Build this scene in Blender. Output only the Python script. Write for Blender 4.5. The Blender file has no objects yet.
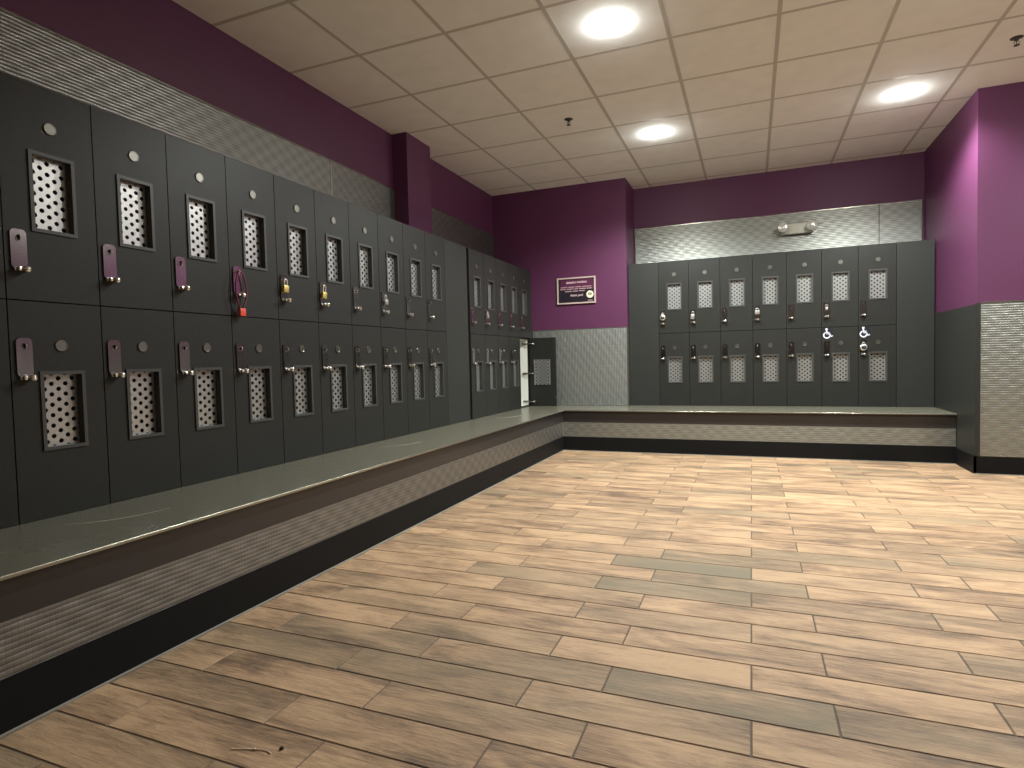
import bpy, bmesh, math, random
from mathutils import Vector, Matrix
random.seed(7)
PI = math.pi
SC = bpy.context.scene
COL = SC.collection

# ------------------------------------------------------------------ key sizes (metres)
H = 2.874            # ceiling height
ZB = 0.420           # bench top / locker bottom
ZM = 1.1937          # seam between the two tiers
ZT = 1.9594          # locker top
D = 0.4654           # depth of the recess over the left lockers
YA = 6.469           # face of the purple wall at the end
YB = 6.537           # front of the lockers on the far wall
YS = 6.9515          # wall over the far lockers
YF = 5.877           # front of the far bench
XB = 0.5426          # front of the left bench
XR = 3.913           # left face of the projecting wall on the right
YR = 5.4747          # camera side of that wall
XE = 6.6             # far right wall (out of the picture)
YN = -2.6            # wall behind the camera

# ------------------------------------------------------------------ materials
def new_mat(name):
    m = bpy.data.materials.new(name); m.use_nodes = True
    nt = m.node_tree
    return m, nt, nt.nodes['Principled BSDF']

def simple(name, col, rough=0.5, metal=0.0, spec=0.5, noise=0.0, nscale=20.0, bump=0.0, bscale=200.0):
    m, nt, b = new_mat(name)
    b.inputs['Base Color'].default_value = (*col, 1)
    b.inputs['Roughness'].default_value = rough
    b.inputs['Metallic'].default_value = metal
    b.inputs['Specular IOR Level'].default_value = spec
    tc = nt.nodes.new('ShaderNodeTexCoord')
    if noise:
        n = nt.nodes.new('ShaderNodeTexNoise'); n.inputs['Scale'].default_value = nscale; n.inputs['Detail'].default_value = 4
        nt.links.new(tc.outputs['Object'], n.inputs['Vector'])
        r = nt.nodes.new('ShaderNodeMapRange')
        r.inputs['From Min'].default_value = 0.3; r.inputs['From Max'].default_value = 0.7
        r.inputs['To Min'].default_value = 1 - noise; r.inputs['To Max'].default_value = 1 + noise
        nt.links.new(n.outputs['Fac'], r.inputs['Value'])
        mx = nt.nodes.new('ShaderNodeVectorMath'); mx.operation = 'SCALE'
        mx.inputs[0].default_value = col
        nt.links.new(r.outputs['Result'], mx.inputs['Scale'])
        nt.links.new(mx.outputs['Vector'], b.inputs['Base Color'])
    if bump:
        n2 = nt.nodes.new('ShaderNodeTexNoise'); n2.inputs['Scale'].default_value = bscale; n2.inputs['Detail'].default_value = 3
        nt.links.new(tc.outputs['Object'], n2.inputs['Vector'])
        bp = nt.nodes.new('ShaderNodeBump'); bp.inputs['Strength'].default_value = bump; bp.inputs['Distance'].default_value = 0.002
        nt.links.new(n2.outputs['Fac'], bp.inputs['Height']); nt.links.new(bp.outputs['Normal'], b.inputs['Normal'])
    return m

def emis(name, col, strength):
    m, nt, b = new_mat(name)
    b.inputs['Base Color'].default_value = (0.8, 0.8, 0.8, 1)
    b.inputs['Emission Color'].default_value = (*col, 1)
    b.inputs['Emission Strength'].default_value = strength
    return m

def math_node(nt, op, a, b=None, c=None):
    n = nt.nodes.new('ShaderNodeMath'); n.operation = op
    for i, v in enumerate((a, b, c)):
        if v is None: continue
        if isinstance(v, (int, float)): n.inputs[i].default_value = v
        else: nt.links.new(v, n.inputs[i])
    return n.outputs[0]

def mosaic(name, ua, va, pu, pv, su, sv, base=(0.60, 0.61, 0.575), rough=0.32):
    """Small domed metal tiles in rows, with a larger staggered embossing."""
    m, nt, b = new_mat(name)
    tc = nt.nodes.new('ShaderNodeTexCoord'); sx = nt.nodes.new('ShaderNodeSeparateXYZ')
    nt.links.new(tc.outputs['Object'], sx.inputs[0])
    U = sx.outputs['XYZ'.index(ua)]; V = sx.outputs['XYZ'.index(va)]
    def dome(c, p, e):
        f = math_node(nt, 'FRACT', math_node(nt, 'DIVIDE', c, p))
        f = math_node(nt, 'ABSOLUTE', math_node(nt, 'SUBTRACT', math_node(nt, 'MULTIPLY', f, 2.0), 1.0))
        return math_node(nt, 'SUBTRACT', 1.0, math_node(nt, 'POWER', f, e))
    du = dome(U, pu, 6.0); dv = dome(V, pv, 2.0)
    # staggered embossing
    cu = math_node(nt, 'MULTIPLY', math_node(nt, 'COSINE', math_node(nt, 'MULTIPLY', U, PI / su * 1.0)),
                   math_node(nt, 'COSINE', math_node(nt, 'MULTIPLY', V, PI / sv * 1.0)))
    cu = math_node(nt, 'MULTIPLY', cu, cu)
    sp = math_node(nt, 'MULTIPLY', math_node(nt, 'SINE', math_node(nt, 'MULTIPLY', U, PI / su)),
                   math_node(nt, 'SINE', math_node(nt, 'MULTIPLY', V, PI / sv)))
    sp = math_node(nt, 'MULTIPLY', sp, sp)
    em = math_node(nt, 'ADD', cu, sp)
    h = math_node(nt, 'ADD', math_node(nt, 'MULTIPLY', dv, 0.0014), math_node(nt, 'MULTIPLY', du, 0.0005))
    hh = math_node(nt, 'ADD', h, math_node(nt, 'MULTIPLY', em, 0.0016))
    bp = nt.nodes.new('ShaderNodeBump'); bp.inputs['Strength'].default_value = 1.0; bp.inputs['Distance'].default_value = 1.0
    nt.links.new(hh, bp.inputs['Height']); nt.links.new(bp.outputs['Normal'], b.inputs['Normal'])
    rp = nt.nodes.new('ShaderNodeValToRGB')
    rp.color_ramp.elements[0].position = 0.0; rp.color_ramp.elements[0].color = (0.13, 0.13, 0.122, 1)
    rp.color_ramp.elements[1].position = 0.45; rp.color_ramp.elements[1].color = (*base, 1)
    nt.links.new(dv, rp.inputs['Fac'])
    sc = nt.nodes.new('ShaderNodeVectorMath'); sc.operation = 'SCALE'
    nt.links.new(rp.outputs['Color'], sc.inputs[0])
    nt.links.new(math_node(nt, 'ADD', 0.86, math_node(nt, 'MULTIPLY', em, 0.28)), sc.inputs['Scale'])  # embossed spots also brightened in the colour, imitating light reflected off the domes
    nt.links.new(sc.outputs['Vector'], b.inputs['Base Color'])
    b.inputs['Metallic'].default_value = 0.85
    rr = math_node(nt, 'SUBTRACT', rough + 0.08, math_node(nt, 'MULTIPLY', em, 0.12))
    nt.links.new(rr, b.inputs['Roughness'])
    return m

def plank_mat():
    m, nt, b = new_mat('wood_look_tile')
    L = nt.links.new
    at = nt.nodes.new('ShaderNodeAttribute'); at.attribute_name = 'plank'
    sp = nt.nodes.new('ShaderNodeSeparateColor'); L(at.outputs['Color'], sp.inputs[0])
    tone, seed, green = sp.outputs[0], sp.outputs[1], sp.outputs[2]
    tc = nt.nodes.new('ShaderNodeTexCoord')
    off = nt.nodes.new('ShaderNodeVectorMath'); off.operation = 'MULTIPLY_ADD'
    L(tc.outputs['Object'], off.inputs[0]); off.inputs[1].default_value = (1.0, 1.0, 1.0)
    cv = nt.nodes.new('ShaderNodeCombineXYZ')
    L(math_node(nt, 'MULTIPLY', seed, 31.0), cv.inputs[0]); L(math_node(nt, 'MULTIPLY', seed, 17.0), cv.inputs[1])
    L(math_node(nt, 'MULTIPLY', seed, 53.0), cv.inputs[2]); L(cv.outputs[0], off.inputs[2])
    def noise(scale, detail, rough, dist=0.0, base=1.0):
        mp = nt.nodes.new('ShaderNodeMapping'); L(off.outputs[0], mp.inputs['Vector']); mp.inputs['Scale'].default_value = scale
        n = nt.nodes.new('ShaderNodeTexNoise'); n.inputs['Scale'].default_value = base; n.inputs['Detail'].default_value = detail
        n.inputs['Roughness'].default_value = rough; n.inputs['Distortion'].default_value = dist
        L(mp.outputs[0], n.inputs['Vector']); return n.outputs['Fac']
    blot = noise((2.6, 9.0, 1), 5, 0.6, 0.6)
    grain = noise((4.0, 42.0, 1), 8, 0.78, 1.6)
    streak = noise((11.0, 120.0, 1), 4, 0.7, 0.8)
    fine = noise((60.0, 160.0, 1), 3, 0.6)
    r1 = nt.nodes.new('ShaderNodeValToRGB')
    e = r1.color_ramp.elements
    e[0].position = 0.28; e[0].color = (0.132, 0.087, 0.057, 1)
    e[1].position = 0.72; e[1].color = (0.480, 0.314, 0.186, 1)
    k = e.new(0.5); k.color = (0.308, 0.196, 0.117, 1)
    mixf = math_node(nt, 'ADD', math_node(nt, 'MULTIPLY', blot, 0.46), math_node(nt, 'MULTIPLY', grain, 0.34))
    mixf = math_node(nt, 'ADD', mixf, math_node(nt, 'MULTIPLY', streak, 0.20))
    mixf = math_node(nt, 'MULTIPLY_ADD', math_node(nt, 'SUBTRACT', mixf, 0.5), 2.6, 0.53)
    mixf = math_node(nt, 'ADD', mixf, math_node(nt, 'MULTIPLY', math_node(nt, 'SUBTRACT', tone, 0.5), 0.30))
    L(mixf, r1.inputs['Fac'])
    # grey-green cast on some planks and blotches
    gm = nt.nodes.new('ShaderNodeMix'); gm.data_type = 'RGBA'
    g2 = noise((1.7, 6.0, 1), 3, 0.5, 0.4)
    gf = math_node(nt, 'MULTIPLY', math_node(nt, 'MULTIPLY', green, 1.0),
                   math_node(nt, 'MULTIPLY_ADD', math_node(nt, 'SUBTRACT', g2, 0.5), 3.0, 0.75))
    gf = math_node(nt, 'MINIMUM', math_node(nt, 'MAXIMUM', gf, 0.0), 1.0)
    L(gf, gm.inputs['Factor']); L(r1.outputs['Color'], gm.inputs['A'])
    gm.inputs['B'].default_value = (0.188, 0.154, 0.100, 1)
    L(gm.outputs['Result'], b.inputs['Base Color'])
    rr = math_node(nt, 'ADD', 0.42, math_node(nt, 'MULTIPLY', grain, 0.22)); L(rr, b.inputs['Roughness'])
    b.inputs['Specular IOR Level'].default_value = 0.22
    bp = nt.nodes.new('ShaderNodeBump'); bp.inputs['Strength'].default_value = 0.6; bp.inputs['Distance'].default_value = 0.006
    hh = math_node(nt, 'ADD', math_node(nt, 'MULTIPLY', grain, 0.8), math_node(nt, 'MULTIPLY', fine, 0.25))
    L(hh, bp.inputs['Height']); L(bp.outputs['Normal'], b.inputs['Normal'])
    return m

M = {}
M['plank'] = plank_mat()
M['grout'] = simple('floor_grout', (0.10, 0.078, 0.060), 0.9)
M['lam'] = simple('charcoal_laminate', (0.0215, 0.0215, 0.019), 0.42, spec=0.28, noise=0.12, nscale=60, bump=0.15, bscale=500)
M['lam2'] = simple('charcoal_panel_laminate', (0.026, 0.027, 0.024), 0.45, spec=0.30, noise=0.12, nscale=60, bump=0.15, bscale=500)
M['white'] = simple('white_melamine', (0.74, 0.74, 0.68), 0.45)
M['inside'] = simple('darkened_locker_lining', (0.16, 0.16, 0.15), 0.6)  # white lining darkened in its colour to stand for shade inside closed lockers
M['bezel'] = simple('grey_plastic_bezel', (0.052, 0.052, 0.050), 0.4)
M['screen'] = simple('perforated_aluminium', (0.50, 0.50, 0.485), 0.34, metal=0.8)
M['plate'] = simple('brushed_steel_plate', (0.45, 0.42, 0.425), 0.155, metal=1.0)
M['chrome'] = simple('polished_chrome', (0.88, 0.87, 0.84), 0.12, metal=1.0)
M['disc'] = simple('satin_disc', (0.20, 0.193, 0.17), 0.36, metal=1.0)
M['brass'] = simple('brass', (0.80, 0.62, 0.22), 0.34, metal=0.75)
M['redbody'] = simple('red_enamel', (0.75, 0.09, 0.05), 0.35)
M['maroon'] = simple('maroon_coating', (0.16, 0.02, 0.05), 0.4)
M['steel'] = simple('bright_steel', (0.80, 0.80, 0.76), 0.28, metal=0.85)
M['dial'] = simple('black_dial', (0.02, 0.02, 0.02), 0.4)
M['white_paint'] = simple('off_white_paint', (0.55, 0.53, 0.51), 0.6, bump=0.25, bscale=260)
M['purple'] = simple('purple_paint', (0.100, 0.026, 0.072), 0.5, spec=0.35, bump=0.25, bscale=260)
M['base'] = simple('black_base', (0.0065, 0.0065, 0.0068), 0.55, spec=0.15, bump=0.1)
M['bench'] = simple('olive_grey_laminate', (0.125, 0.118, 0.087), 0.27, spec=0.5, noise=0.05, nscale=35)
M['edge'] = simple('pale_metal_edge', (0.30, 0.29, 0.24), 0.25, metal=0.8)
M['fascia'] = simple('brown_metal_fascia', (0.052, 0.046, 0.043), 0.36, metal=0.5)
M['scuff'] = simple('pale_scuff', (0.56, 0.53, 0.42), 0.5)
M['caulk'] = simple('grey_caulk', (0.26, 0.24, 0.20), 0.7)
M['tile'] = simple('acoustic_tile', (0.85, 0.865, 0.87), 0.95, spec=0.1, noise=0.03, nscale=7, bump=0.35, bscale=180)
M['tbar'] = simple('ceiling_tee_bar', (0.52, 0.51, 0.485), 0.6)
M['trimring'] = simple('white_trim_ring', (0.85, 0.85, 0.82), 0.4)
M['lens'] = emis('lamp_lens', (0.98, 1.0, 0.94), 300.0)
M['housing'] = simple('ivory_housing', (0.62, 0.62, 0.52), 0.4)
M['glass'] = simple('clear_lamp_lens', (0.75, 0.76, 0.72), 0.12, metal=0.4)
M['bronze'] = simple('dark_sprinkler_metal', (0.07, 0.065, 0.055), 0.4, metal=0.6)
M['frame'] = simple('pale_pink_frame', (0.52, 0.40, 0.36), 0.45)
M['signbg'] = simple('sign_black_print', (0.020, 0.016, 0.022), 0.3)
M['signpurple'] = simple('sign_purple_print', (0.10, 0.025, 0.06), 0.3)
M['ink'] = simple('sign_pale_ink', (0.58, 0.43, 0.45), 0.5)
M['ink2'] = simple('sign_small_ink', (0.42, 0.28, 0.30), 0.5)
M['cream'] = simple('cream_disc', (0.85, 0.80, 0.60), 0.5)
M['navy'] = simple('navy_vinyl', (0.011, 0.011, 0.019), 0.5, spec=0.3)
M['vinyl'] = simple('white_vinyl', (0.85, 0.86, 0.92), 0.5)
M['thread'] = simple('pale_thread', (0.78, 0.64, 0.47), 0.8)
M['crumb'] = simple('dark_crumb', (0.02, 0.014, 0.01), 0.8)
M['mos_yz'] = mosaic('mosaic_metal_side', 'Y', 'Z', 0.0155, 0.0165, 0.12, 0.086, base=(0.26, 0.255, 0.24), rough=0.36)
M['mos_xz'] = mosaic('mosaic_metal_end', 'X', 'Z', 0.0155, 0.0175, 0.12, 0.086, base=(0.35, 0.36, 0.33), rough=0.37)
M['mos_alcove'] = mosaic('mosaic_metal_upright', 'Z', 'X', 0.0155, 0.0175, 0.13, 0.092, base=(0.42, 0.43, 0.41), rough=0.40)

# ------------------------------------------------------------------ mesh building
class MB:
    def __init__(s): s.v = []; s.f = []; s.m = []
    def add(s, vs, fs, mat=0):
        o = len(s.v); s.v += [tuple(p) for p in vs]
        for f in fs: s.f.append(tuple(i + o for i in f)); s.m.append(mat)
    def quad(s, a, b, c, d, mat=0): s.add([a, b, c, d], [(0, 1, 2, 3)], mat)
    def box(s, x0, x1, y0, y1, z0, z1, mat=0, bev=0.0, seg=2):
        if bev <= 0:
            vs = [(x, y, z) for z in (z0, z1) for y in (y0, y1) for x in (x0, x1)]
            s.add(vs, [(0, 2, 3, 1), (4, 5, 7, 6), (0, 1, 5, 4), (2, 6, 7, 3), (0, 4, 6, 2), (1, 3, 7, 5)], mat)
            return
        bm = bmesh.new(); bmesh.ops.create_cube(bm, size=1)
        for p in bm.verts:
            p.co = ((x0 + x1) / 2 + p.co.x * (x1 - x0), (y0 + y1) / 2 + p.co.y * (y1 - y0), (z0 + z1) / 2 + p.co.z * (z1 - z0))
        bmesh.ops.bevel(bm, geom=list(bm.edges), offset=bev, segments=seg, affect='EDGES', profile=0.5)
        s.bm(bm, mat)
    def bm(s, bm, mat=0):
        bm.verts.ensure_lookup_table(); bm.verts.index_update()
        s.add([p.co[:] for p in bm.verts], [[q.index for q in f.verts] for f in bm.faces], mat); bm.free()
    def ring(s, outer, inner, y0, y1, mat=0):
        """flat ring between two loops of (x,z) with the same count, from y0 (front) to y1"""
        n = len(outer)
        vs = [(x, y0, z) for x, z in outer] + [(x, y0, z) for x, z in inner] + [(x, y1, z) for x, z in outer] + [(x, y1, z) for x, z in inner]
        fs = []
        for i in range(n):
            j = (i + 1) % n
            fs += [(i, j, n + j, n + i), (2 * n + j, 2 * n + i, 3 * n + i, 3 * n + j), (j, i, 2 * n + i, 2 * n + j), (n + i, n + j, 3 * n + j, 3 * n + i)]
        s.add(vs, fs, mat)
    def rectring(s, o, i, y0, y1, mat=0):
        r = lambda q: [(q[0], q[2]), (q[1], q[2]), (q[1], q[3]), (q[0], q[3])]
        s.ring(r(o), r(i), y0, y1, mat)
    def prism(s, poly, y0, y1, mat=0):
        n = len(poly)
        vs = [(x, y0, z) for x, z in poly] + [(x, y1, z) for x, z in poly]
        fs = [tuple(range(n)), tuple(range(2 * n - 1, n - 1, -1))] + [((i + 1) % n, i, n + i, n + (i + 1) % n) for i in range(n)]
        s.add(vs, fs, mat)
    def lathe(s, prof, c=(0, 0, 0), axis='z', n=24, mat=0):
        """profile of (radius, height) swept round an axis"""
        def P(r, h, a):
            u, v = r * math.cos(a), r * math.sin(a)
            if axis == 'z': q = (u, v, h)
            elif axis == 'y': q = (u, h, v)
            else: q = (h, u, v)
            return (q[0] + c[0], q[1] + c[1], q[2] + c[2])
        vs, fs = [], []
        for r, h in prof:
            for k in range(n): vs.append(P(max(r, 1e-5), h, 2 * PI * k / n))
        for i in range(len(prof) - 1):
            for k in range(n):
                l = (k + 1) % n
                fs.append((i * n + k, i * n + l, (i + 1) * n + l, (i + 1) * n + k))
        s.add(vs, fs, mat)
    def tube(s, pts, r, n=8, mat=0, cap=True):
        pts = [Vector(p) for p in pts]; vs, fs = [], []
        up = Vector((0.13, 0.27, 0.95))
        for i, p in enumerate(pts):
            t = (pts[min(i + 1, len(pts) - 1)] - pts[max(i - 1, 0)]).normalized()
            a = t.cross(up)
            if a.length < 1e-3: a = t.cross(Vector((1, 0, 0)))
            a.normalize(); b = t.cross(a); up = -b
            for k in range(n):
                w = 2 * PI * k / n; vs.append(p + r * (math.cos(w) * a + math.sin(w) * b))
        for i in range(len(pts) - 1):
            for k in range(n):
                l = (k + 1) % n; fs.append((i * n + k, i * n + l, (i + 1) * n + l, (i + 1) * n + k))
        if cap:
            fs.append(tuple(range(n - 1, -1, -1))); q = (len(pts) - 1) * n; fs.append(tuple(range(q, q + n)))
        s.add(vs, fs, mat)
    def xf(s, mtx): s.v = [tuple(mtx @ Vector(p)) for p in s.v]; return s
    def mesh(s, name, mats, smooth=False):
        me = bpy.data.meshes.new(name); me.from_pydata(s.v, [], s.f)
        for m in (mats if isinstance(mats, (list, tuple)) else [mats]): me.materials.append(m)
        me.polygons.foreach_set('material_index', s.m)
        bm = bmesh.new(); bm.from_mesh(me); bmesh.ops.recalc_face_normals(bm, faces=bm.faces); bm.to_mesh(me); bm.free()
        if smooth:
            me.polygons.foreach_set('use_smooth', [True] * len(me.polygons))
            me.set_sharp_from_angle(angle=math.radians(38))
        me.update(); return me
    def build(s, name, mats, parent=None, smooth=False):
        return link(name, s.mesh(name, mats, smooth), parent)

def link(name, data, parent=None):
    o = bpy.data.objects.new(name, data); COL.objects.link(o)
    if parent is not None: o.parent = parent
    return o
def tag(o, label, cat, group=None):
    o['label'] = label; o['category'] = cat
    if group: o['group'] = group
    return o
def thing(name, label, cat, loc=(0, 0, 0), rz=0.0, group=None):
    o = bpy.data.objects.new(name, None); COL.objects.link(o); o.empty_display_size = 0.05
    o.location = loc; o.rotation_euler = (0, 0, rz)
    return tag(o, label, cat, group)
def struct(name, mb, mats, smooth=False):
    o = mb.build(name, mats, None, smooth); o['kind'] = 'structure'; return o
def dup_tree(o, parent=None):
    c = o.copy(); COL.objects.link(c)
    if parent is not None: c.parent = parent
    for ch in o.children: dup_tree(ch, c)
    return c

def rrect(cx, cz, w, h, r, n=5):
    pts = []
    for (sx, sz, a0) in ((1, 1, 0), (-1, 1, 90), (-1, -1, 180), (1, -1, 270)):
        for k in range(n + 1):
            a = math.radians(a0 + 90 * k / n)
            pts.append((cx + sx * (w / 2 - r) + r * math.cos(a), cz + sz * (h / 2 - r) + r * math.sin(a)))
    return pts

# ------------------------------------------------------------------ floor (plank tiles laid in rows, two alternating joints)
def build_floor():
    PW, PL, G = 0.1485, 0.5995, 0.0019
    y0 = 1.764 - 30 * PW
    me_v, me_f, cols, mi = [], [], [], []
    special = {}   # planks whose own glaze is visibly greyer / greener or lighter: (x, y) -> (tone, green)
    for x, y, t, g in ((2.20, 1.70, .42, .8), (1.92, 2.46, .45, .9), (1.85, 2.75, .42, .95), (2.13, 2.60, .40, .55),
                       (2.15, 2.88, .38, .6), (3.05, 2.12, .30, .6), (1.48, 1.70, .40, .35), (1.60, 1.85, .62, .2), (0.78, 1.47, .35, .4),
                       (0.96, 1.62, .38, .35), (0.64, 1.22, .40, .2), (2.17, 1.47, .50, .0), (2.75, 1.52, .55, .1), (2.40, 2.00, .68, .0),
                       (1.30, 2.00, .55, .2), (1.15, 1.80, .40, .3), (2.85, 3.05, .40, .5), (2.5, 3.5, .75, 0), (3.3, 2.6, .38, .3),
                       (1.15, 1.20, .52, .1), (1.75, 1.35, .45, .35), (1.9, 1.55, .56, .3), (2.7, 1.85, .6, .0)):
        r = math.floor((y - y0) / PW); sh = 2.332 if (r - 30) % 2 == 0 else 2.537
        special[(r, math.floor((x - sh) / PL))] = (t, g)
    rows = int((7.05 - y0) / PW) + 1
    for r in range(rows):
        sh = 2.332 if (r - 30) % 2 == 0 else 2.537
        ya, yb = y0 + r * PW + G, y0 + (r + 1) * PW - G
        if yb < YN: continue
        for k in range(int((-0.6 - sh) // PL), int((XE - sh) // PL) + 1):
            xa, xb = sh + k * PL + G, sh + (k + 1) * PL - G
            t = min(max(random.gauss(0.53, 0.16), 0.12), 0.92); g = random.random(); g = 0.55 * g if g > 0.86 else (0.2 if g > 0.55 else 0.0)
            sd = random.random()
            if (r, k) in special: t, g = special[(r, k)]
            n = len(me_v); e = 0.0016
            me_v += [(xa, ya, -.0025), (xb, ya, -.0025), (xb, yb, -.0025), (xa, yb, -.0025),
                     (xa + e, ya + e, 0), (xb - e, ya + e, 0), (xb - e, yb - e, 0), (xa + e, yb - e, 0)]
            fs = [(n + 4, n + 5, n + 6, n + 7), (n, n + 1, n + 5, n + 4), (n + 1, n + 2, n + 6, n + 5), (n + 2, n + 3, n + 7, n + 6), (n + 3, n, n + 4, n + 7)]
            me_f += fs; cols += [(t, sd, g, 1)] * 5; mi += [0] * 5
    n = len(me_v)
    me_v += [(-0.6, YN - .1, -.0022), (XE + .1, YN - .1, -.0022), (XE + .1, 7.1, -.0022), (-0.6, 7.1, -.0022)]
    me_f.append((n, n + 1, n + 2, n + 3)); cols.append((0, 0, 0, 1)); mi.append(1)
    me = bpy.data.meshes.new('floor'); me.from_pydata(me_v, [], me_f)
    me.materials.append(M['plank']); me.materials.append(M['grout'])
    me.polygons.foreach_set('material_index', mi)
    at = me.attributes.new('plank', 'FLOAT_COLOR', 'CORNER')
    flat = []
    for p, c in zip(me.polygons, cols): flat += list(c) * p.loop_total
    at.data.foreach_set('color', flat)
    me.update()
    o = link('floor', me); o['kind'] = 'structure'
build_floor()

# ------------------------------------------------------------------ ceiling: lay-in tiles between tee bars
def build_ceiling():
    PX, PY, OX, OY = 0.606, 0.61, 0.0773, 2.574
    b = MB()
    hw = 0.012
    x0, x1, y0, y1 = -D - .05, XE + .05, YN - .05, YS + .05
    xs = [OX + i * PX for i in range(-1, 12) if x0 < OX + i * PX < x1]
    ys = [OY + j * PY for j in range(-9, 9) if y0 < OY + j * PY < y1]
    for x in xs: b.box(x - hw, x + hw, y0, y1, H, H + .01, 1)
    for y in ys: b.box(x0, x1, y - hw, y + hw, H + .0001, H + .01, 1)
    ex = [x0] + xs + [x1]; ey = [y0] + ys + [y1]
    for i in range(len(ex) - 1):
        for j in range(len(ey) - 1):
            b.box(ex[i] + hw * .6, ex[i + 1] - hw * .6, ey[j] + hw * .6, ey[j + 1] - hw * .6, H + .0004, H + .02, 0)
    struct('ceiling', b, [M['tile'], M['tbar']])
build_ceiling()

# ------------------------------------------------------------------ walls
def wall(name, *boxes, mats=None):
    b = MB()
    for q in boxes: b.box(*q)
    return struct(name, b, mats or [M['purple']])
HZ = H + .03
wall('wall_left', (-D - .12, -D, YN, YS + .1, 0, HZ))
wall('wall_left_column', (-D, -0.3227, 4.372, 4.7665, ZT + .004, HZ))
wall('wall_back_left', (-D, 1.095, YA, YS + .1, 0, HZ))
wall('wall_back', (1.095, XR, YS, YS + .12, 0, HZ))
wall('wall_back_right', (XR, XE + .1, YR, YS + .12, 0, HZ))
wall('wall_right', (XE, XE + .12, 3.2, YR, 0, HZ))
wall('wall_right_near', (XE, XE + .12, YN, 3.2, 0, HZ), (XE - .012, XE, YN + .014, 3.2, 0, 1.28, 1), mats=[M['white_paint'], M['lam2']])
wall('wall_front', (-D - .12, XE + .12, YN - .12, YN, 0, HZ), (-D, XE, YN, YN + .012, 0, 1.28, 1), mats=[M['white_paint'], M['lam2']])

# metal and laminate cladding (thin sheets on the walls, with edge strips)
def sheet(name, mat, box, strips=()):
    b = MB(); b.box(*box, 0)
    for q in strips: b.box(*q, 1)
    return struct(name, b, [mat, M['edge']])
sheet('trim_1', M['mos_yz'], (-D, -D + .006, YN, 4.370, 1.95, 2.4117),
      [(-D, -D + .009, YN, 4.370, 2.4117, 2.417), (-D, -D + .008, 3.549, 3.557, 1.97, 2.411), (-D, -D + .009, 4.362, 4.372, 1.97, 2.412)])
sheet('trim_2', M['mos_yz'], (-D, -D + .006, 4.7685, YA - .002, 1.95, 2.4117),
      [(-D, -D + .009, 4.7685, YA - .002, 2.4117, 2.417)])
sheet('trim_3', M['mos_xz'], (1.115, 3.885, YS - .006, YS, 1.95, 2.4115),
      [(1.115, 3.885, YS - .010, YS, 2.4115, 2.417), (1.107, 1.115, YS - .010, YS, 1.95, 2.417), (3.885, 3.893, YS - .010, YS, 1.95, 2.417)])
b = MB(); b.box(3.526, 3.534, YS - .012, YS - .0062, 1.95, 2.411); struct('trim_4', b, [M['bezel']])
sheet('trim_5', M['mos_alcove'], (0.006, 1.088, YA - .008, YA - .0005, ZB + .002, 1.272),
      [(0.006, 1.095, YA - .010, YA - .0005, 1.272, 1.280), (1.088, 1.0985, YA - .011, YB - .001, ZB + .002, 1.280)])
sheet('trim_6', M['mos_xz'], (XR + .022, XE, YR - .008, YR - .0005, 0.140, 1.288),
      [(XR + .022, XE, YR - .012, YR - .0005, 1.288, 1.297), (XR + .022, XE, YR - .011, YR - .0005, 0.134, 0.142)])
b = MB(); b.box(XR - .010, XR - .0005, YR - .002, YB - .006, 0.136, 1.283)
b.box(XR - .012, XR + .022, YR - .013, YR - .0005, 0.136, 1.290, 1)
struct('trim_7', b, [M['lam2'], M['lam2']])
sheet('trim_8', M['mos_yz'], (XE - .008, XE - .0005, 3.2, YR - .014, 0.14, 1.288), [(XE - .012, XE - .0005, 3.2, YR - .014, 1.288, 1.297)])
b = MB()
b.box(XR - .014, XE, YR - .018, YR - .0005, 0.0, 0.136)
b.box(XR - .014, XR - .0005, YR - .018, YF + .02, 0.0, 0.136)
b.box(XR - .020, XE, YR - .024, YR - .018, 0.0, 0.006, 1)
struct('baseboard_right', b, [M['base'], M['caulk']])

# ------------------------------------------------------------------ the L-shaped bench under the lockers
BENCH_Y0 = -1.5
bench = thing('locker_bench', 'long L-shaped olive-grey bench below the lockers along both walls', 'bench', (0, 0, 0))
def l_poly(xf, yf, xe, xw=-D + .002, yw=YS - .002):
    """plan of the L at a front offset"""
    return [(xw, BENCH_Y0), (xf, BENCH_Y0), (xf, yf), (xe, yf), (xe, yw), (1.10, yw), (1.10, YA - .012), (xw, YA - .012)]
def extrude_plan(b, poly, z0, z1, mat=0):
    # two rectangles sharing an edge keep the faces convex
    (xw, y0), (xf, _), (_, yf), (xe, _), (_, yw), (x1, _), (_, ya), _ = poly
    b.box(xw, xf, y0, yf, z0, z1, mat); b.box(xw, x1, yf, ya, z0, z1, mat); b.box(x1, xe, yf, yw, z0, z1, mat)
b = MB(); extrude_plan(b, l_poly(XB - .003, YF + .003, XR - .012), ZB - .012, ZB); seat = b.build('seat_top', M['bench'], bench)
b = MB()
rc = [(0.0, -.0115), (.0024, -.0115)] + [(.0024 - .0024 + .003 * math.cos(a) - .0002, -.0040 + .0036 * math.sin(a)) for a in [PI / 2 * k / 5 for k in range(6)]]
def run(P, Q):   # sweep the rounded nosing profile between two mitred ends
    vs = [P(o, z) for o, z in rc] + [Q(o, z) for o, z in rc]; n = len(rc)
    b.add(vs, [(i, (i + 1) % n, n + (i + 1) % n, n + i) for i in range(n)] + [tuple(range(n)), tuple(range(n, 2 * n))])
run(lambda o, z: (XB - .003 + o, BENCH_Y0, ZB + z), lambda o, z: (XB - .003 + o, YF + .003 - o, ZB + z))
run(lambda o, z: (XB - .003 + o, YF + .003 - o, ZB + z), lambda o, z: (XR - .012, YF + .003 - o, ZB + z))
b.build('edge_strip', M['edge'], seat, True)
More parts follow.
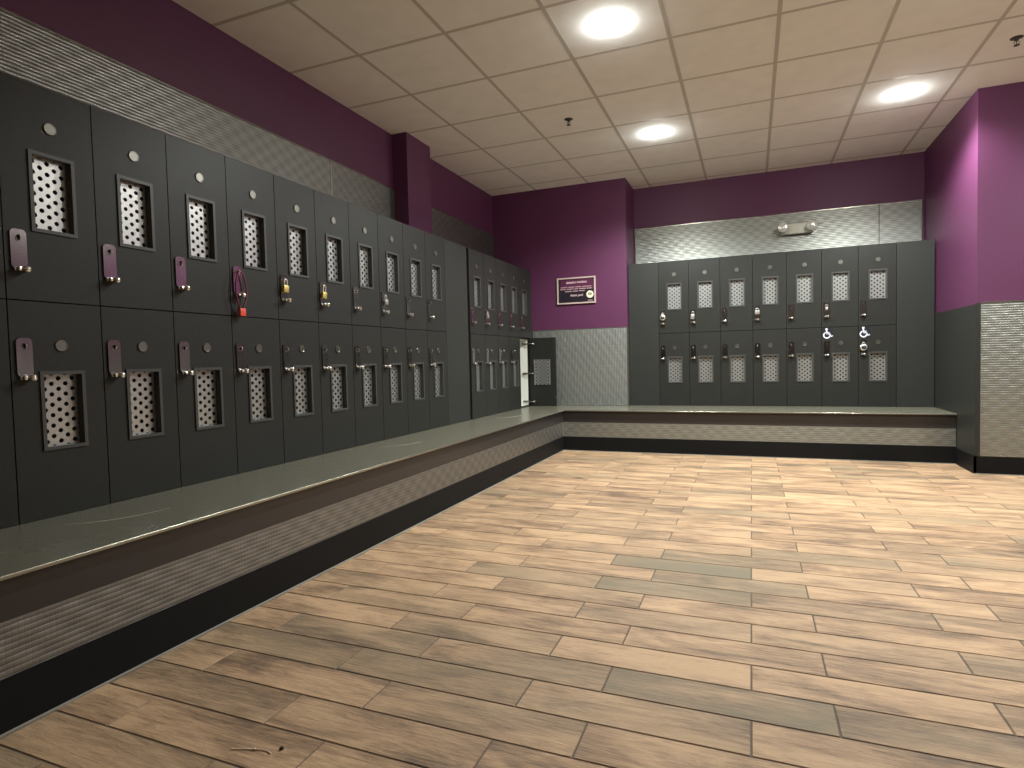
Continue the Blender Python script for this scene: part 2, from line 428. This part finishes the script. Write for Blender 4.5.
def strip_l(x, y, z0, z1, t, name, mat_l, mat_b):
    b = MB()
    b.box(x - t, x, BENCH_Y0, y + t, z0, z1, 0)
    b.box(x, XR - .014, y, y + t, z0, z1, 1)
    return b.build(name, [mat_l, mat_b], bench)
strip_l(XB - .022, YF + .022, 0.293, ZB - .0122, .012, 'fascia', M['fascia'], M['fascia'])
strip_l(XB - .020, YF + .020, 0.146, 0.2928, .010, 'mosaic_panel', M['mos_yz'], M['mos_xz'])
b = MB()
b.box(XB - .034, XB - .018, BENCH_Y0, YF + .034, 0, 0.1458)
b.box(XB - .018, XR - .016, YF + .018, YF + .034, 0, 0.1458)
pl = b.build('plinth', M['base'], bench)
b = MB()
b.box(XB - .018, XB - .010, BENCH_Y0, YF + .018, 0, .005); b.box(XB - .018, XR - .016, YF + .010, YF + .018, 0, .005)
b.build('sealant_line', M['caulk'], pl)
# scuffs left by the swinging lower doors
for hx, hy, a0, a1, w in ((0.0, 1.548, 196, 278, .0046), (0.0, 3.400, 205, 280, .0060), (0.0, 5.225, 210, 290, .0085)):
    b = MB(); n = 22
    vs = []
    for k in range(n + 1):
        f = k / n; a = math.radians(-58 + (64) * f); ww = w * (0.25 + 0.75 * math.sin(PI * (k + .5) / (n + 1)))
        for r in (0.302 - ww / 2, 0.302 + ww / 2): vs.append((hx + r * math.cos(a), hy + r * math.sin(a), ZB + .0004))
    b.add(vs, [(2 * k, 2 * k + 1, 2 * k + 3, 2 * k + 2) for k in range(n)])
    b.build('scuff_mark', M['scuff'], seat)

# ------------------------------------------------------------------ lockers
# local frame of a locker: x to the viewer's right, front at y = 0 facing -y, z up from its own bottom
def screen_mesh():
    b = MB(); px, pz, R, n = 0.0474, 0.0191, 0.0083, 12
    y0, y1 = 0.0262, 0.0276
    for k in range(-7, 8):
        off = 0 if k % 2 == 0 else px / 2
        cs = [off + i * px for i in (-1, 0, 1)] if off == 0 else [-px / 2 - px, -px / 2, px / 2, px / 2 + px]
        lo, hi = cs[0] - px / 2, cs[-1] + px / 2
        z0, z1 = k * pz - pz / 2, k * pz + pz / 2
        for c in cs:
            ring, rect = [], []
            for i in range(n):
                a = 2 * PI * (i + .5) / n; ca, sa = math.cos(a), math.sin(a)
                ring.append((c + R * ca, k * pz + R * sa))
                f = min(px / 2 / max(abs(ca), 1e-6), pz / 2 / max(abs(sa), 1e-6)); rect.append((c + f * ca, k * pz + f * sa))
            vs = [(x, y0, z) for x, z in rect] + [(x, y0, z) for x, z in ring] + [(x, y1, z) for x, z in ring]
            fs = []
            for i in range(n):
                j = (i + 1) % n; fs += [(i, j, n + j, n + i), (n + i, n + j, 2 * n + j, 2 * n + i)]
            # corners of the cell
            m = len(vs); vs += [(c + sx * px / 2, y0, k * pz + sz * pz / 2) for sx, sz in ((1, 1), (-1, 1), (-1, -1), (1, -1))]
            for q, (sx, sz) in enumerate(((1, 1), (-1, 1), (-1, -1), (1, -1))):
                for i in range(n):
                    j = (i + 1) % n
                    A, B = rect[i], rect[j]
                    if abs(abs(A[0] - c) - px / 2) < 1e-7 and abs(abs(B[1] - k * pz) - pz / 2) < 1e-7 or abs(abs(B[0] - c) - px / 2) < 1e-7 and abs(abs(A[1] - k * pz) - pz / 2) < 1e-7:
                        mx, mz = (A[0] + B[0]) / 2 - c, (A[1] + B[1]) / 2 - k * pz
                        if mx * sx > 0 and mz * sz > 0: fs.append((i, m + q, j))
            b.add(vs, fs)
        for s_ in (-1, 1):
            e = 0.0975 if off == 0 else 0.0975
            xa, xb = (hi, e) if s_ > 0 else (-e, lo)
            if xb > xa + 1e-4: b.quad((xa, y0, z0), (xb, y0, z0), (xb, y0, z1), (xa, y0, z1))
    return b.mesh('vent_screen', M['screen'])
SCREEN = screen_mesh()

def hasp_mesh(zc):
    b = MB(); w, h = 0.050, 0.135
    outer = rrect(0, zc, w, h, 0.015, 7); hz = zc + 0.038
    inner = []
    for x, z in outer:
        a = math.atan2(z - hz, x); inner.append((0.0065 * math.cos(a), hz + 0.0105 * math.sin(a)))
    b.ring(outer, inner, -0.0065, -0.0030)
    b.ring([(x * .92, zc + (z - zc) * .97) for x, z in outer], inner, -0.0032, 0.0)
    return b.mesh('hasp', M['plate'])
def knob_mesh(zc):
    """chrome latch at the foot of the hasp: a lip with a rounded thumb turn"""
    b = MB(); z = zc - 0.0715
    b.box(-0.0235, 0.0235, -0.020, 0.0, z - 0.006, z + 0.004, bev=0.0035, seg=3)
    b.lathe([(0.0, -0.042), (0.007, -0.041), (0.0115, -0.037), (0.013, -0.031), (0.012, -0.022), (0.009, -0.014), (0.009, 0.0)], (0.008, 0, z), 'y', 20)
    b.lathe([(0.0, -0.034), (0.006, -0.032), (0.008, -0.027), (0.007, -0.018), (0.006, 0.0)], (-0.013, 0, z), 'y', 16)
    return b.mesh('latch_knob', M['chrome'], True)
def staple_mesh(zc):
    b = MB(); hz = zc + 0.038
    pts = [(0, 0.0, hz + .009)] + [(0, -0.010 - 0.009 * math.sin(a), hz + 0.009 * math.cos(a)) for a in [PI * k / 8 for k in range(9)]] + [(0, 0.0, hz - .009)]
    b.tube(pts, 0.0022, 8)
    return b.mesh('staple', M['chrome'], True)
HASP = {'upper': 1.369, 'lower': 0.9955}      # centre height of the plate
VENT = {'upper': 1.581, 'lower': 0.804}
DISC = {'upper': 1.815, 'lower': 1.038}
ZR = {'upper': (ZM, ZT), 'lower': (ZB, ZM)}

def emblem_sticker(parent, x, zc):
    """white wheelchair emblem on a dark sticker"""
    b = MB(); b.prism(rrect(x + .005, zc, 0.094, 0.108, 0.008, 4), -0.0008, 0.0, 0)
    Y0, Y1 = -0.0016, -0.0008
    def arc(cx, cz, r, w, a0, a1, n=24):
        vs, fs = [], []
        for k in range(n + 1):
            a = math.radians(a0 + (a1 - a0) * k / n)
            for q in (r - w / 2, r + w / 2): vs.append((cx + q * math.cos(a), Y0, cz + q * math.sin(a)))
        b.add(vs, [(2 * k, 2 * k + 1, 2 * k + 3, 2 * k + 2) for k in range(n)], 1)
    def bar(p, q, w):
        p, q = Vector((p[0], p[1])), Vector((q[0], q[1])); d = (q - p).normalized() * w / 2; n = Vector((-d.y, d.x))
        b.prism([tuple(p - d + n), tuple(p - d - n), tuple(q + d - n), tuple(q + d + n)], Y0, Y1, 1)
    cx, cz = x - 0.005, zc - 0.016
    b.prism([(cx + .0 + .0105 * math.cos(2 * PI * k / 16), zc + .042 + .0105 * math.sin(2 * PI * k / 16)) for k in range(16)], Y0, Y1, 1)
    bar((cx, zc + .030), (cx + .004, zc - .004), .013)
    bar((cx + .004, zc + .010), (cx + .022, zc + .010), .008)
    bar((cx + .004, zc - .004), (cx + .026, zc - .004), .012)
    bar((cx + .026, zc - .004), (cx + .038, zc - .028), .011)
    bar((cx + .038, zc - .030), (cx + .050, zc - .024), .009)
    arc(cx + .002, cz, .027, .010, 112, 360)
    return b.build('accessibility_sticker', [M['navy'], M['vinyl']], parent)

PROTO = {}
def locker(tier, W):
    key = (tier, W)
    if key in PROTO:
        return dup_tree(PROTO[key])
    w = W / 2; z0, z1 = ZR[tier]; h = z1 - z0
    root = bpy.data.objects.new('locker', None); COL.objects.link(root); root.empty_display_size = 0.05
    root.name = 'locker'
    # carcass: open-fronted box
    b = MB(); xo, t = w - .0006, .015
    ya, yb = .0195, .445; za, zb = .0010, h - .0008
    b.box(-xo, -xo + t, ya, yb, za, zb); b.box(xo - t, xo, ya, yb, za, zb)
    b.box(-xo + t, xo - t, ya, yb, za, za + t); b.box(-xo + t, xo - t, ya, yb, zb - t, zb); b.box(-xo + t, xo - t, yb - t, yb, za + t, zb - t)
    i = .0004; xi, zi, zj = xo - t - i, za + t + i, zb - t - i; y2, y3 = ya + .006, yb - t - i
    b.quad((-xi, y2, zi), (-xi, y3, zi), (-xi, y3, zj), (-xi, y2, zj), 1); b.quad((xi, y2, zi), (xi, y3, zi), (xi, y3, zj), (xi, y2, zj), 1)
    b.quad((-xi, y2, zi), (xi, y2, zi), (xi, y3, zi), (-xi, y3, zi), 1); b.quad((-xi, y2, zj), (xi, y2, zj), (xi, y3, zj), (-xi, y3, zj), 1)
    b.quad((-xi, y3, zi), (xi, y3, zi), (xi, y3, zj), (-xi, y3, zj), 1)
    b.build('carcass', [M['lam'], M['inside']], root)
    # door with its vent opening
    vc, vz = 0.007, VENT[tier] - z0
    b = MB(); e = .0020; top = h - (.0008 if tier == 'upper' else .0022)
    b.rectring((-w + e, w - e, .0022, top), (vc - .0675, vc + .0675, vz - .1325, vz + .1325), 0.0, 0.018)
    door = b.build('door', M['lam'], root)
    b = MB()
    b.rectring((vc - .0765, vc + .0765, vz - .1420, vz + .1420), (vc - .0645, vc + .0645, vz - .1295, vz + .1295), -.0055, 0.0)
    b.rectring((vc - .0672, vc + .0672, vz - .1322, vz + .1322), (vc - .0645, vc + .0645, vz - .1295, vz + .1295), 0.0, 0.026)
    b.build('vent_frame', M['bezel'], door)
    s = link('vent_screen', SCREEN, door); s.location = (vc, 0, vz)
    b = MB(); dz = DISC[tier] - z0
    b.lathe([(0, -.0042), (.0165, -.0042), (.0178, -.0050), (.0200, -.0050), (.0212, -.0036), (.0212, 0)], (vc, 0, dz), 'y', 28)
    b.build('number_disc', M['disc'], door)
    hx = -w + .042; hc = HASP[tier] - z0
    for nm, me in (('hasp', hasp_mesh(hc)), ('latch_knob', knob_mesh(hc)), ('staple', staple_mesh(hc))):
        q = link(nm, me, door); q.location = (hx, 0, 0)
    PROTO[key] = root
    return root

ORD = ['first', 'second', 'third', 'fourth', 'fifth', 'sixth', 'seventh', 'eighth', 'ninth', 'tenth']
def place(tier, W, ctr, face, label, group):
    o = locker(tier, W); z0 = ZR[tier][0]
    if face == 'left': o.location = (0, ctr, z0); o.rotation_euler = (0, 0, PI / 2)
    else: o.location = (ctr, YB, z0); o.rotation_euler = (0, 0, 0)
    o.name = 'locker'
    return tag(o, label, 'locker', group)

W1, W2, W3 = 0.3135, 0.3075, 0.3115
notes_left = {('upper', 3): ', red padlock on its hasp', ('upper', 4): ', brass padlock on its hasp',
              ('upper', 5): ', brass padlock on its hasp', ('upper', 7): ', silver padlock on its hasp'}
for tier in ('upper', 'lower'):
    row = 'upper' if tier == 'upper' else 'lower'
    pos = 'disc above its vent' if tier == 'upper' else 'hasp beside its disc above the vent'
    place(tier, W1, 1.2415 - W1 / 2, 'left', 'charcoal %s locker cut off by the left edge of the photo' % row, 'lockers along the left wall')
    for k in range(10):
        nt_ = notes_left.get((tier, k), '')
        place(tier, W1, 1.2415 + (k + .5) * W1, 'left',
              'charcoal %s locker, %s full column along the left wall%s' % (row, ORD[k], nt_), 'lockers along the left wall')
    for k in range(5):
        o = place(tier, W2, 4.8315 + (k + .5) * W2, 'left',
                  'charcoal %s locker, %s past the dark gap on the left wall' % (row, ORD[k]), 'lockers past the gap on the left wall')
        if tier == 'upper' and k == 1: o['label'] += ', small steel padlock'
        if tier == 'lower' and k == 4:
            o['label'] = 'lower corner locker with its door standing open, white inside'
            w = W2 / 2
            for ch in o.children:
                if ch.name.startswith('carcass'):
                    ch.data = ch.data.copy(); ch.data.materials[1] = M['white']
                if ch.name.startswith('door'):
                    ch.location = (w, -w - .004, 0); ch.rotation_euler = (0, 0, PI / 2)
            for hz in (0.052, 0.372, 0.708):
                b = MB(); xi = w - .0165
                b.box(xi - .012, xi, .030, .085, hz - .010, hz + .010, bev=.002)
                b.lathe([(0.0, -.006), (.009, -.006), (.010, -.003), (.010, 0.0)], (xi - .012, .055, hz), 'x', 16)
                b.tube([(xi - .012, .040, hz), (xi - .022, .018, hz), (xi - .026, -.006, hz), (xi - .018, -.036, hz), (w - .024, -.050, hz)], .006, 8)
                b.lathe([(0.0, -.006), (.016, -.005), (.017, 0.0)], (w - .0225, -.052, hz), 'x', 18)
                b.build('hinge', M['disc'], o, True)
notes_back = {('upper', 0): ', round dial lock on it', ('upper', 1): ', two steel locks on it', ('upper', 3): ', bright square padlock on it',
              ('upper', 5): ', small steel lock on it', ('lower', 5): ' wheelchair emblem, no lock', ('lower', 6): ' wheelchair emblem, dial lock'}
for tier in ('upper', 'lower'):
    for k in range(7):
        n_ = notes_back.get((tier, k), '')
        lab = 'charcoal %s locker on the far wall, %s from the left%s' % (tier, ORD[k], (' with' + n_) if tier == 'lower' and n_ else n_)
        o = place(tier, W3, 1.420 + (k + .5) * W3, 'back', lab, 'lockers on the far wall')
        if tier == 'lower' and k >= 5:
            d = [c for c in o.children if c.name.startswith('door')][0]
            emblem_sticker(d, -W3 / 2 + .047, 1.132 - ZB)

# blank filler panels at the ends of the banks (two-tier scribe boards with a seam)
def filler(label, rot, x0, x1, depth=.40):
    """x0,x1 along the wall"""
    root = thing('filler_panel', label, 'panel', (0, (x0 + x1) / 2, ZB) if rot else ((x0 + x1) / 2, YB, ZB), PI / 2 if rot else 0, 'blank panels between lockers')
    w = (x1 - x0) / 2
    b = MB(); b.box(-w, w, 0.0, .018, .0022, ZT - ZB - .0008); b.build('board', M['lam2'], root)
    b = MB(); b.box(-w + .02, w - .02, .0185, .40, .0022, ZT - ZB - .0008); b.build('backing', M['lam'], root)
    return root
filler('tall blank charcoal panel left of the dark gap on the left wall', True, 4.3785, 4.788)
filler('narrow blank charcoal panel in the corner beside the open locker', True, 6.371, 6.452)
filler('blank charcoal panel at the left end of the far lockers', False, 1.102, 1.4185)
filler('blank charcoal panel at the right end of the far lockers', False, 3.603, 3.900)

# ------------------------------------------------------------------ padlocks (hung through the staple of a hasp)
def lock_root(label, face, ctr, tier, group, tilt=0.0):
    z = HASP[tier] + .038
    if face == 'left': o = thing('padlock', label, 'padlock', (0.0, ctr, z), PI / 2, group)
    else: o = thing('padlock', label, 'padlock', (ctr, YB, z), 0, group)
    o.rotation_euler = (0, tilt, o.rotation_euler[2])
    return o
def u_shackle(top, w, drop, r, y=-0.019):
    hw = w / 2
    pts = [(-hw, y, -drop)] + [(hw * math.cos(a), y, top - hw + hw * math.sin(a)) for a in [PI - PI * k / 12 for k in range(13)]] + [(hw, y, -drop)]
    b = MB(); b.tube(pts, r, 10); return b
def square_lock(label, face, ctr, tier, group, body_mat, bw=.034, bh=.032, sh=.026, tilt=0.0, sw=.020, smat='steel', sr=.003, y=-0.019):
    o = lock_root(label, face, ctr, tier, group, tilt)
    u_shackle(.004, sw, sh + .004, sr, y).build('shackle', M[smat], o, True)
    b = MB(); b.box(-bw / 2, bw / 2, y - .0085, y + .0085, -sh - bh, -sh, bev=.003, seg=3)
    b.build('lock_body', M[body_mat], o, True)
    b = MB(); b.lathe([(0, -.0012), (.005, -.0012), (.0055, 0)], (0, 0, 0), 'z', 16)
    b.v = [(x, y_ + y, z - sh - bh) for x, y_, z in b.v]; b.build('keyway', M['dial'], o)
    return o
def dial_lock(label, face, ctr, tier, group, r=.026, sh=.024, tilt=0.0, y=-0.021):
    o = lock_root(label, face, ctr, tier, group, tilt)
    u_shackle(.004, .024, sh + .006, .0034, y).build('shackle', M['steel'], o, True)
    c = (0, y, -sh - r)
    b = MB(); b.lathe([(0, -.011), (r - .005, -.011), (r - .001, -.008), (r, -.003), (r, .006), (r - .003, .009), (0, .009)], c, 'y', 32)
    b.build('lock_body', M['steel'], o, True)
    b = MB(); b.lathe([(0, -.020), (.008, -.020), (.0095, -.018), (.0095, -.0135), (r * .60, -.0128), (r * .62, -.011)], c, 'y', 24)
    b.build('dial', M['dial'], o, True)
    b = MB(); b.box(-.001, .001, y - .0206, y - .0198, c[2] + .001, c[2] + .007); b.build('dial_mark', M['vinyl'], o)
    return o
hl = lambda k: 1.2415 + k * W1 + .042
hb = lambda k: 4.8315 + k * W2 + .042
hk = lambda k: 1.420 + k * W3 + .042
GL = 'padlocks on the left lockers'; GB = 'padlocks on the far lockers'
o = square_lock('red padlock on a long maroon shackle, fourth upper hasp on the left wall', 'left', hl(3), 'upper', GL, 'redbody', bw=.036, bh=.038, sh=.176, sw=.044, smat='maroon', sr=.0038, y=-.026)
# its shackle is a long flexible loop that bulges round the latch and narrows into the body
b = MB(); b.tube([(x, -.024, z) for x, z in ((-.007, -.182), (-.013, -.165), (-.024, -.135), (-.0305, -.100), (-.030, -.060), (-.022, -.022), (-.010, -.001), (0, .004),
                  (.011, -.001), (.024, -.022), (.034, -.060), (.036, -.100), (.029, -.135), (.015, -.165), (.008, -.182))], .0040, 10)
sh_ = [c for c in o.children if c.name.startswith('shackle')][0]; sh_.data = b.mesh('shackle', M['maroon'], True)
square_lock('brass padlock on the fifth upper locker of the left wall, nearer of two', 'left', hl(4), 'upper', GL, 'brass', bw=.036, bh=.038, sh=.030, tilt=0.10)
square_lock('brass padlock on the sixth upper locker of the left wall, farther of two', 'left', hl(5), 'upper', GL, 'brass', bw=.036, bh=.038, sh=.036, tilt=0.14)
square_lock('slim silver padlock on the eighth upper locker of the left wall', 'left', hl(7), 'upper', GL, 'steel', bw=.034, bh=.034, sh=.026, tilt=-0.10)
square_lock('small steel padlock on the second upper locker past the gap', 'left', hb(1), 'upper', GL, 'steel', bw=.032, bh=.036, sh=.022)
dial_lock('round steel dial lock on the leftmost upper locker of the far wall', 'back', hk(0), 'upper', GB, r=.029, sh=.016)
square_lock('tall steel padlock on the second upper locker of the far wall', 'back', hk(1), 'upper', GB, 'steel', bw=.036, bh=.050, sh=.024, tilt=0.08)
square_lock('bright square steel padlock on the fourth upper locker of the far wall', 'back', hk(3), 'upper', GB, 'steel', bw=.044, bh=.040, sh=.016, sw=.026)
square_lock('tiny steel lock on the sixth upper locker of the far wall', 'back', hk(5), 'upper', GB, 'steel', bw=.022, bh=.024, sh=.022, sw=.016)
dial_lock('round steel dial lock on the rightmost lower locker of the far wall', 'back', hk(6), 'lower', GB, r=.031, sh=.013)

# ------------------------------------------------------------------ framed sign on the purple wall
sx0, sx1, sz0, sz1 = 0.312, 0.753, 1.560, 1.853
sign = thing('wall_sign', 'small dark framed notice on the purple end wall', 'sign', ((sx0 + sx1) / 2, YA, (sz0 + sz1) / 2))
hw, hh = (sx1 - sx0) / 2, (sz1 - sz0) / 2
b = MB(); b.rectring((-hw, hw, -hh, hh), (-hw + .015, hw - .015, -hh + .015, hh - .015), -.020, -.0006)
b.build('frame', M['frame'], sign)
b = MB(); b.box(-hw + .015, hw - .015, -.010, -.001, -hh + .015, hh - .015, 0)
b.box(-hw + .040, hw - .024, -.0108, -.010, .012, hh - .020, 1)
prn = b.build('printed_sheet', [M['signbg'], M['signpurple']], sign)
def text(body, x, z, size, mat, y, parent, width=None):
    cu = bpy.data.curves.new('lettering', 'FONT'); cu.body = body; cu.size = size; cu.align_x = 'CENTER'; cu.align_y = 'CENTER'
    cu.extrude = 0.0004; cu.offset = size * .022
    t = bpy.data.objects.new('lettering', cu); COL.objects.link(t)
    bpy.context.view_layer.update()
    me = bpy.data.meshes.new_from_object(t.evaluated_get(bpy.context.evaluated_depsgraph_get()))
    bpy.data.objects.remove(t); bpy.data.curves.remove(cu)
    xs = [v.co.x for v in me.vertices]; k = 1.0 if width is None else width / (max(xs) - min(xs))
    me.transform(Matrix.Diagonal((k, 1, 1, 1)))
    me.transform(Matrix.Translation((x, y, z)) @ Matrix.Rotation(PI / 2, 4, 'X'))
    me.materials.clear(); me.materials.append(mat); me.name = 'lettering'
    return link('lettering', me, parent)
text('attention members', 0.004, .092, .040, M['ink'], -.0116, prn, .235)
text('thank you!', 0.006, -.052, .036, M['ink'], -.0116, prn, .145)
# three lines of copy too small to read in the photo, and the line of print under the badge
b = MB()
for z, segs in ((.040, ((-.180, -.10), (-.09, -.02), (-.01, .06), (.07, .175))), (.018, ((-.185, -.12), (-.11, -.03), (-.02, .02), (.03, .11), (.12, .18))),
                (-.006, ((-.13, -.05), (-.04, .02), (.03, .10))), (-.116, ((.130, .185),))):
    for a, c in segs: b.prism(rrect((a + c) / 2, z, c - a, .0100, .0045, 3), -.0114, -.0100)
b.build('fine_print', M['ink2'], prn)
b = MB(); bx, bz = .156, -.050
b.lathe([(0, -.0004), (.040, -.0004), (.0405, .0006)], (bx, -.0112, bz), 'y', 36, 0)
tooth = []
for k in range(20):   # toothed rim of the badge's centre
    a = 2 * PI * k / 20; r = .0215 if k % 2 else .0185; tooth.append((bx + r * math.cos(a), bz + .004 + r * .8 * math.sin(a)))
b.prism(tooth, -.0120, -.0116, 1)
b.prism(rrect(bx, bz + .001, .016, .012, .004, 3), -.0126, -.0120, 0)
b.prism(rrect(bx + .003, bz + .011, .006, .016, .0025, 3), -.0126, -.0120, 0)
b.build('badge', [M['cream'], M['dial']], prn)
b = MB(); b.lathe([(0, -.003), (.004, -.0025), (.006, 0)], (0, 0, 0), 'y', 14)
o = b.build('wall_screw', M['disc'], None, True); o.location = (0.907, YA, 1.481); tag(o, 'single pale screw head in the purple wall below the sign', 'screw')

# ------------------------------------------------------------------ emergency light on the metal band
em = thing('emergency_light', 'ivory twin-head emergency light on the metal band above the lockers', 'emergency light', (2.785, YS - .006, 2.245))
b = MB(); b.box(-.150, .150, -.055, 0, -.058, .050, bev=.012, seg=3); b.build('housing', M['housing'], em, True)
for s in (-1, 1):
    b = MB(); c = (s * .132, -.055, .006)
    b.lathe([(.016, .0), (.020, -.012), (.042, -.020), (.048, -.034), (.048, -.052), (.044, -.056)], c, 'y', 28)
    hd = b.build('lamp_head', M['housing'], em, True)
    b = MB(); b.lathe([(.044, -.054), (.030, -.059), (.0, -.061)], c, 'y', 28); b.build('lamp_glass', M['glass'], hd, True)

# ------------------------------------------------------------------ ceiling fittings
TX = lambda i: 0.0773 + (i + .5) * 0.606
TY = lambda j: 2.574 + (j + .5) * 0.61
LAMPS = []
def downlight(x, y, label, watts, group='ceiling downlights'):
    o = thing('downlight', label, 'ceiling light', (x, y, H), 0, group)
    b = MB(); b.lathe([(.050, -.0015), (.0685, -.0015), (.070, 0.0), (.070, .004)], n=40); b.build('trim_ring', M['trimring'], o)
    b = MB(); b.lathe([(.0540, .003), (.0535, -.004), (.0515, -.010), (.044, -.017), (.032, -.022), (.016, -.0255), (.0, -.026)], n=40); b.build('lens', M['lens'], o, True)
    ld = bpy.data.lights.new('downlight_beam', 'SPOT'); ld.energy = watts; ld.spot_size = math.radians(SPOT); ld.spot_blend = 0.55
    ld.shadow_soft_size = 0.05; ld.color = (0.95, 1.0, 0.975)
    lo = bpy.data.objects.new('downlight_beam', ld); COL.objects.link(lo); lo.parent = o; lo.location = (0, 0, -.036)
    return o
SPOT = 150
PW_ = 130
downlight(TX(2), TY(1), 'round lit downlight nearest the camera, at the top of the photo', PW_ * 1.15)
downlight(TX(2), TY(4), 'round lit downlight farther along the same ceiling row, near the end wall', PW_ * 1.8)
downlight(TX(5), TY(4), 'round lit downlight at the right, by the projecting purple wall', PW_ * 1.6)
downlight(TX(5), TY(1), 'round lit downlight over the right half of the room, outside the photo', PW_)
downlight(TX(8), TY(3), 'added unseen round downlight by the far right wall, for bounce light', PW_)  # added lamp out of view, lights the right wall and feeds the bounce
downlight(TX(8), TY(0), 'added unseen round downlight by the near right wall, for bounce light', PW_ * .5)  # added lamp out of view, there only to strengthen the bounced fill
def sprinkler(x, y, label):
    o = thing('sprinkler_head', label, 'sprinkler', (x, y, H + .005), 0, 'ceiling sprinkler heads')
    b = MB(); b.lathe([(.0, -.010), (.022, -.010), (.034, -.006), (.036, 0)], n=28); b.build('escutcheon', M['bronze'], o, True)
    b = MB(); b.lathe([(.010, -.008), (.010, -.022), (.007, -.024)], n=16)
    for s in (-1, 1): b.tube([(s * .008, 0, -.020), (s * .013, 0, -.034), (s * .004, 0, -.050)], .0022, 8)
    b.lathe([(.003, -.022), (.003, -.048)], n=10); b.build('nozzle', M['bronze'], o, True)
    b = MB(); b.lathe([(0, -.050), (.016, -.050), (.017, -.0515), (.0, -.053)], n=20); b.build('deflector', M['bronze'], o, True)
sprinkler(TX(1), TY(3), 'small dark sprinkler head on the ceiling between the lit downlights and left wall')
sprinkler(3.885, 4.700, 'small dark sprinkler head at the right edge of the ceiling')

# ------------------------------------------------------------------ litter on the floor
b = MB(); pts = []
for x, y in ((1.140, 1.062), (1.165, 1.072), (1.190, 1.079), (1.214, 1.086), (1.232, 1.087), (1.246, 1.083)): pts.append((x, y, .0022))
b.tube(pts, .0014, 6); b.lathe([(0, -.004), (.0026, -.002), (.0026, .002), (0, .004)], (1.196, 1.081, .003), 'x', 8)
o = b.build('thread', M['thread'], None, True); tag(o, 'short pale thread lying on the floor at lower left', 'thread')
bm = bmesh.new(); bmesh.ops.create_icosphere(bm, subdivisions=2, radius=.0055)
for v in bm.verts: v.co *= 0.75 + 0.5 * random.random(); v.co.z *= .6
b = MB(); b.bm(bm); b.v = [(x + 1.258, y + 1.106, z + .0035) for x, y, z in b.v]
o = b.build('crumb', M['crumb'], None, True); tag(o, 'tiny dark crumb on the floor beside the pale thread', 'crumb')

# ------------------------------------------------------------------ camera
cam = bpy.data.cameras.new('camera'); co = bpy.data.objects.new('camera', cam); COL.objects.link(co)
F_PX, YAW, PITCH, ROLL = 594.83, 0.3835, -0.0395, -0.0241
cam.sensor_fit = 'HORIZONTAL'; cam.sensor_width = 36.0; cam.lens = F_PX * 36.0 / 1024.0; cam.clip_start = 0.02
cy, sy = math.cos(YAW), math.sin(YAW)
Fv = Vector((-sy, cy, 0)); Rv = Vector((cy, sy, 0)); Uv = Vector((0, 0, 1))
c, s = math.cos(PITCH), math.sin(PITCH); Fv, Uv = c * Fv + s * Uv, -s * Fv + c * Uv
c, s = math.cos(ROLL), math.sin(ROLL); Rv, Uv = c * Rv + s * Uv, -s * Rv + c * Uv
mw = Matrix.Identity(4)
for i, a in enumerate((Rv, Uv, -Fv)):
    for j in range(3): mw[j][i] = a[j]
mw.translation = (2.3399, 0.0, 0.9442)
co.matrix_world = mw
SC.camera = co

# ------------------------------------------------------------------ world and view
w = bpy.data.worlds.new('world'); SC.world = w; w.use_nodes = True
w.node_tree.nodes['Background'].inputs['Color'].default_value = (0.02, 0.02, 0.02, 1)
vs = SC.view_settings
vs.view_transform = 'Standard'; vs.look = 'None'; vs.gamma = 1.0; vs.use_curve_mapping = False; vs.exposure = 0.44
